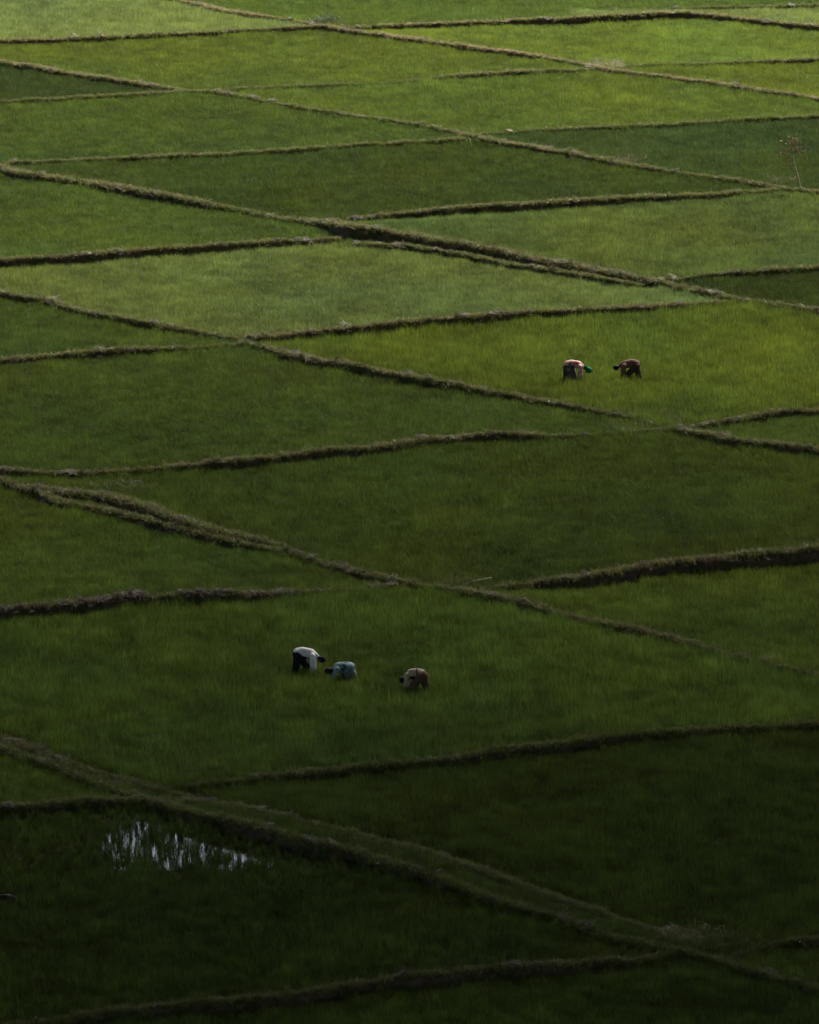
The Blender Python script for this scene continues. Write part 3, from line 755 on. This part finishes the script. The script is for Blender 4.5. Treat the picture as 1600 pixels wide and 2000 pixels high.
def w2(e):   # light blue patterned shirt, low, back rounded
    J = pose(0, 1, squat=True)
    capsules(body_parts(J), .009, M_skin, 'body', e, 2); eyes(J, e)
    capsules(shirt_parts(J, .6, .03, loose=.035)+[(J['waist']+v3((-.01, 0, -.02)), (.31, .24, .20), .12), (J['pelvis']+v3((.0, 0, -.12)), (.20, .22, .24), 0), (J['pelvis']+v3((.02, 0, .0)), (.17, .19, .19), 0)], .014,
             cloth('blue_patterned_cloth', (.19, .27, .29), (.15, .21, .235), 7, c3=(.028, .045, .055), sc2=5.5), 'shirt', e)
    capsules(skirt_parts(J, .10, .06), .016, cloth('pale_wrap_cloth', (.13, .14, .135)), 'skirt', e)
    h = J['head']; d = (h-J['neck']).normalized(); capsules([(h+d*.04+v3((0, 0, .01)), (.125, .105, .115), math.atan2(-d.z, d.x)), (h+v3((-.04, 0, .03)), (.08, .09, .07), .3)], .01, M_hair, 'hair', e)
def w3(e):   # beige top, dark straps, wide brown trousers
    J = pose(0, 1, spread=.15, reach=.14, stride=.16)
    for k in ('neck', 'head'): J[k] = J[k]+v3((-.04, 0, -.09))
    capsules(body_parts(J), .009, M_skin, 'body', e, 2); eyes(J, e)
    capsules(shirt_parts(J, .8, .022), .014, cloth('beige_top_cloth', (.36, .29, .21), (.28, .22, .17)), 'shirt', e)
    capsules(trouser_parts(J, .062, .85)+[(J['pelvis']+v3((-.02, 0, -.04)), (.185, .215, .20), 0)], .015, cloth('brown_trousers_cloth', (.098, .056, .035), (.066, .038, .025), 5), 'trousers', e)
    c = J['waist'].lerp(J['pelvis'], .35)
    ring = []
    for i in range(16):
        a0, a1 = i*math.pi/8, (i+1)*math.pi/8
        f = lambda a: c + v3((.05*math.cos(a)+.03, .168*math.sin(a), .168*math.cos(a)))
        ring.append((f(a0), .020, f(a1), .020))
    capsules(ring, .012, cloth('dark_sash_cloth', (.012, .012, .016)), 'sash', e)
    capsules([(J['chest']+v3((-.12, 0, -.13)), (.17, .13, .10), .1), (J['waist']+v3((.06, 0, -.26)), (.11, .12, .16), .2)], .014, cloth('black_front_cloth', (.010, .010, .013)), 'apron', e)
    h = J['head']; d = (h-J['neck']).normalized(); capsules([(h+d*.045+v3((0, 0, .012)), (.118, .10, .11), math.atan2(-d.z, d.x)), (h+v3((-.03, 0, .03)), (.08, .088, .07), .3)], .01, M_hair, 'hair', e)
def w4(e):   # pale floral blouse, dark skirt, green headscarf
    J = pose(0, 1, knee_fwd=.06, reach=.10)
    J['head'] = J['head']+v3((.03, 0, -.03))
    capsules(body_parts(J), .009, M_skin, 'body', e, 2); eyes(J, e)
    capsules(shirt_parts(J, .75, .028, loose=.01), .014, cloth('floral_blouse_cloth', (.46, .36, .36), (.36, .28, .29), 6, c3=(.42, .06, .035), sc2=5.0), 'blouse', e)
    capsules(skirt_parts(J, .22, .16), .016, cloth('dark_skirt_cloth', (.075, .056, .054), (.028, .021, .024), 6, c3=(.16, .12, .11), sc2=5), 'skirt', e)
    c = J['pelvis'].lerp(J['waist'], .5)
    sash = []
    for i in range(16):
        a0, a1 = i*math.pi/8, (i+1)*math.pi/8
        f = lambda a: c + v3((.08*math.cos(a), .172*math.sin(a), .168*math.cos(a)-.01))
        sash.append((f(a0), .026, f(a1), .026))
    capsules(sash, .012, cloth('red_sash_cloth', (.26, .035, .025)), 'sash', e)
    h = J['head']; d = (h-J['neck']).normalized()
    capsules([(h+d*.04+v3((0, 0, .022)), (.145, .118, .125), math.atan2(-d.z, d.x)), (J['neck']+v3((.03, 0, .07)), .03, h+v3((-.01, 0, .09)), .05)], .011, cloth('green_scarf_cloth', (.010, .15, .045), (.008, .11, .035)), 'headscarf', e)
def w5(e):   # brown top and wrap, pale collar
    J = pose(0, 1, knee_fwd=.12, reach=.16, stride=.24)
    J['neck'] = J['neck']+v3((.02, 0, .03)); J['head'] = J['head']+v3((.05, 0, .03))
    capsules(body_parts(J), .009, M_skin, 'body', e, 2); eyes(J, e)
    capsules(shirt_parts(J, .35, .045), .014, cloth('rust_top_cloth', (.135, .076, .060), (.09, .052, .042), 6), 'shirt', e)
    capsules(trouser_parts(J, .06, .8), .014, cloth('brown_wrap_cloth', (.070, .040, .030), (.045, .026, .020), 6), 'trousers', e)
    n0 = J['chest'].lerp(J['neck'], .82); ax = (J['neck']-J['chest']).normalized(); up = v3((-ax.z, 0, ax.x)).normalized(); ring = []
    for i in range(12):
        a0, a1 = i*math.pi/6, (i+1)*math.pi/6
        f = lambda a: n0 + up*.088*math.cos(a) + v3((0, .088*math.sin(a), 0))
        ring.append((f(a0), .014, f(a1), .014))
    capsules(ring, .010, cloth('pale_collar_cloth', (.5, .47, .44)), 'collar', e)
    h = J['head']; d = (h-J['neck']).normalized(); capsules([(h+d*.04+v3((0, 0, .012)), (.122, .104, .112), math.atan2(-d.z, d.x)), (h+v3((-.03, 0, .03)), (.08, .088, .07), .3)], .01, M_hair, 'hair', e)
person(604, 1328, 1, w1, 'person in a white shirt and dark trousers bent over the rice beside a crouching one', turn=-.10, scale=1.08)
person(665, 1340, -1, w2, 'person in a light blue patterned shirt crouching low in the rice', turn=.15, scale=1.07)
person(806, 1363, -1, w3, 'person in a beige top and wide brown trousers with a dark sash bending low', turn=-.45)
person(1127, 756, 1, w4, 'person in a green headscarf, pale floral blouse and dark skirt bending over the rice', turn=-.08, scale=1.06)
person(1225, 752, -1, w5, 'person in a brown top with a pale collar reaching down into the rice', turn=.05)

# ------------------------------------------------------------------ dry sapling at the right
def tube(pts, rads, k=7):
    vs, fs = [], []
    for i, (p_, r_) in enumerate(zip(pts, rads)):
        for j in range(k):
            a = j*2*math.pi/k; vs.append((p_[0]+r_*math.cos(a), p_[1]+r_*math.sin(a), p_[2]))
    for i in range(len(pts)-1):
        for j in range(k): fs.append((i*k+j, i*k+(j+1) % k, (i+1)*k+(j+1) % k, (i+1)*k+j))
    vs.append(tuple(pts[0])); vs.append(tuple(pts[-1])); a, b = len(vs)-2, len(vs)-1
    for j in range(k): fs.append((a, (j+1) % k, j)); fs.append((b, (len(pts)-1)*k+j, (len(pts)-1)*k+(j+1) % k))
    return vs, fs
q = at(1568, 382); zz, *_ = terrain(np.array([q.x]), np.array([q.y])); q = at(1568, 382, float(zz[0]))
tr = empty('sapling', q); tag(tr, 'dry sapling with a thin pale leaning stem and a few shrivelled brown leaves', 'tree')
k = 1/ppm(382)
def sp_(x, y, dy=0.0): return ((x-1568)*k, dy, (382-y)*k)
M_bark = noise_material('pale_bark', (.33, .29, .21), (.26, .23, .16), 12, rough=.8)
pts = [sp_(1568, 384), sp_(1564, 368), sp_(1560, 350), sp_(1556, 335), sp_(1551, 318), sp_(1549, 300), sp_(1548, 288)]
vs, fs = tube(pts, [.036, .033, .031, .028, .025, .020, .014]); mesh_obj('trunk', vs, fs, M_bark, tr, True)
M_dry = leaf_material('dry_leaf', base=(.105, .048, .036), transl=.2, rough=.7, spec=.1)
M_pale = leaf_material('pale_leaf', base=(.34, .26, .12), transl=.3, rough=.7, spec=.1)
crown = empty('crown', (0, 0, 0)); crown.parent = tr
M_twig = noise_material('brown_twig', (.10, .065, .045), (.07, .045, .03), 12)
br = [(1549,300,1527,284),(1549,297,1535,272),(1549,296,1542,266),(1548,294,1551,268),(1549,298,1560,272),(1550,302,1566,284),(1550,306,1520,297),(1551,314,1530,322),(1550,308,1572,291),(1551,312,1542,317),(1549,300,1556,286)]
tips = []
bvs, bfs = [], []
for i, (x0, y0, x1, y1) in enumerate(br):
    d = random.uniform(-.35, .35); p0 = Vector(sp_(x0, y0)); p1 = Vector(sp_(x1, y1, d)); mid = (p0+p1)/2+Vector((0, 0, .05 if y1 < 310 else -.06))
    vs, fs = tube([p0, mid, p1], [.009, .007, .004], 5)
    mesh_obj('branch', vs, fs, M_twig, crown, True)
    for j in range(19 if y1 < 310 else 10):
        t_ = random.uniform(.45, 1.05); c = p0.lerp(p1, t_)+Vector((random.gauss(0, .06), random.gauss(0, .08), random.gauss(-.02, .055))); tips.append(c)
def leaf_mesh(cs, size):
    vs, fs, col = [], [], []
    for c in cs:
        r = Matrix.Rotation(random.random()*6.28, 3, 'Z') @ Matrix.Rotation(random.uniform(-1.3, 1.3), 3, 'X'); s = size*random.uniform(.6, 1.3); b = len(vs)
        for p_ in ((-.9, 0, 0), (-.2, .42, .1), (.5, .3, .05), (1, 0, -.25), (.5, -.3, .05), (-.2, -.42, .1)):
            vs.append(tuple(c + r @ Vector(p_)*s))
        fs += [(b, b+1, b+2, b+3), (b, b+3, b+4, b+5)]; cc = random.uniform(.5, 1.5); col += [(cc, cc, cc, 1)]*6
    return vs, fs, col
for nm_, cs, mt_, sz in (('leaves', tips, M_dry, .062), ('pale_leaves', [Vector(sp_(x, y, random.uniform(-.2, .2))) for x, y in ((1537,264),(1540,267),(1548,269),(1555,271),(1556,274),(1525,274),(1535,279))], M_pale, .062)):
    vs, fs, col = leaf_mesh(cs, sz); o = mesh_obj(nm_, vs, fs, mt_, crown); o['kind'] = 'stuff'
    a = o.data.attributes.new('blade', 'FLOAT_COLOR', 'POINT'); a.data.foreach_set('color', np.array(col, np.float32).ravel())

# ------------------------------------------------------------------ small things
M_reed = noise_material('dry_reed_skin', (.36, .31, .19), (.26, .22, .13), 9)
q = at(921, 292); vs, fs = tube([(0, 0, -.02), (-.02, 0, .2), (-.06, .01, .40), (-.11, .02, .52), (-.19, .03, .56)], [.014, .014, .012, .010, .005], 6)
o = mesh_obj('dry_reed', vs, fs, M_reed, None, True); zz, *_ = terrain(np.array([q.x]), np.array([q.y])); o.location = (q.x, q.y, float(zz[0])+.05)
tag(o, 'pale bent dry reed standing at the crossing of two far bunds', 'reed')
q0 = at(905, 1140, .30); q1 = at(960, 1128, .42); d = q1-q0
vs, fs = tube([(0, 0, 0), tuple(d*.5+Vector((0, 0, .02))), tuple(d)], [.014, .012, .009], 6)
for i, v in enumerate(vs[:18]):      # give the lying stick its thickness across its length
    a = (i % 6)*math.pi/3; c = (Vector((0, 0, 0)), d*.5+Vector((0, 0, .02)), d)[i//6]; r_ = (.014, .012, .009)[i//6]; dd = d.normalized(); s1 = dd.cross(Vector((0, 0, 1))).normalized(); s2 = dd.cross(s1)
    vs[i] = tuple(c + s1*r_*math.cos(a) + s2*r_*math.sin(a))
o = mesh_obj('stick', vs, fs, M_reed, None, True); o.location = q0
tag(o, 'thin pale stick lying over the weeds where the bunds meet in the lower middle', 'stick')
def lump(name, loc, dims, m_, label, cat, sub=3):
    bm = bmesh.new(); bmesh.ops.create_icosphere(bm, subdivisions=sub, radius=1)
    for v in bm.verts:
        f = 1+.35*(float(noise(v.co.x*2+v.co.z, v.co.y*2, .6, 3))-.5); v.co = Vector((v.co.x*dims[0]*f, v.co.y*dims[1]*f, v.co.z*dims[2]*f))
    me = bpy.data.meshes.new(name); bm.to_mesh(me); bm.free(); me.materials.append(m_); me.polygons.foreach_set('use_smooth', [True]*len(me.polygons))
    o = bpy.data.objects.new(name, me); C.objects.link(o); o.location = loc; tag(o, label, cat); return o
M_clod = noise_material('black_mud', (.010, .009, .008), (.018, .015, .013), 6, bump=.8)
q = at(14, 1768); lump('mud_clod', (q.x, q.y, .12), (.36, .22, .24), M_clod, 'black lump of mud sticking up at the left edge of the flooded paddy', 'mud clod')
M_pal = noise_material('pale_scrap', (.50, .47, .42), (.38, .35, .30), 12)
q = at(1072, 788, .3); lump('litter', (q.x, q.y, .38), (.055, .04, .03), M_pal, 'small pale scrap on the bund left of the two far workers', 'litter', 2)
q = at(277, 479, .3); lump('litter', (q.x, q.y, .36), (.04, .035, .035), M_pal, 'tiny white scrap in the rice above the left hand brown bank', 'litter', 2)
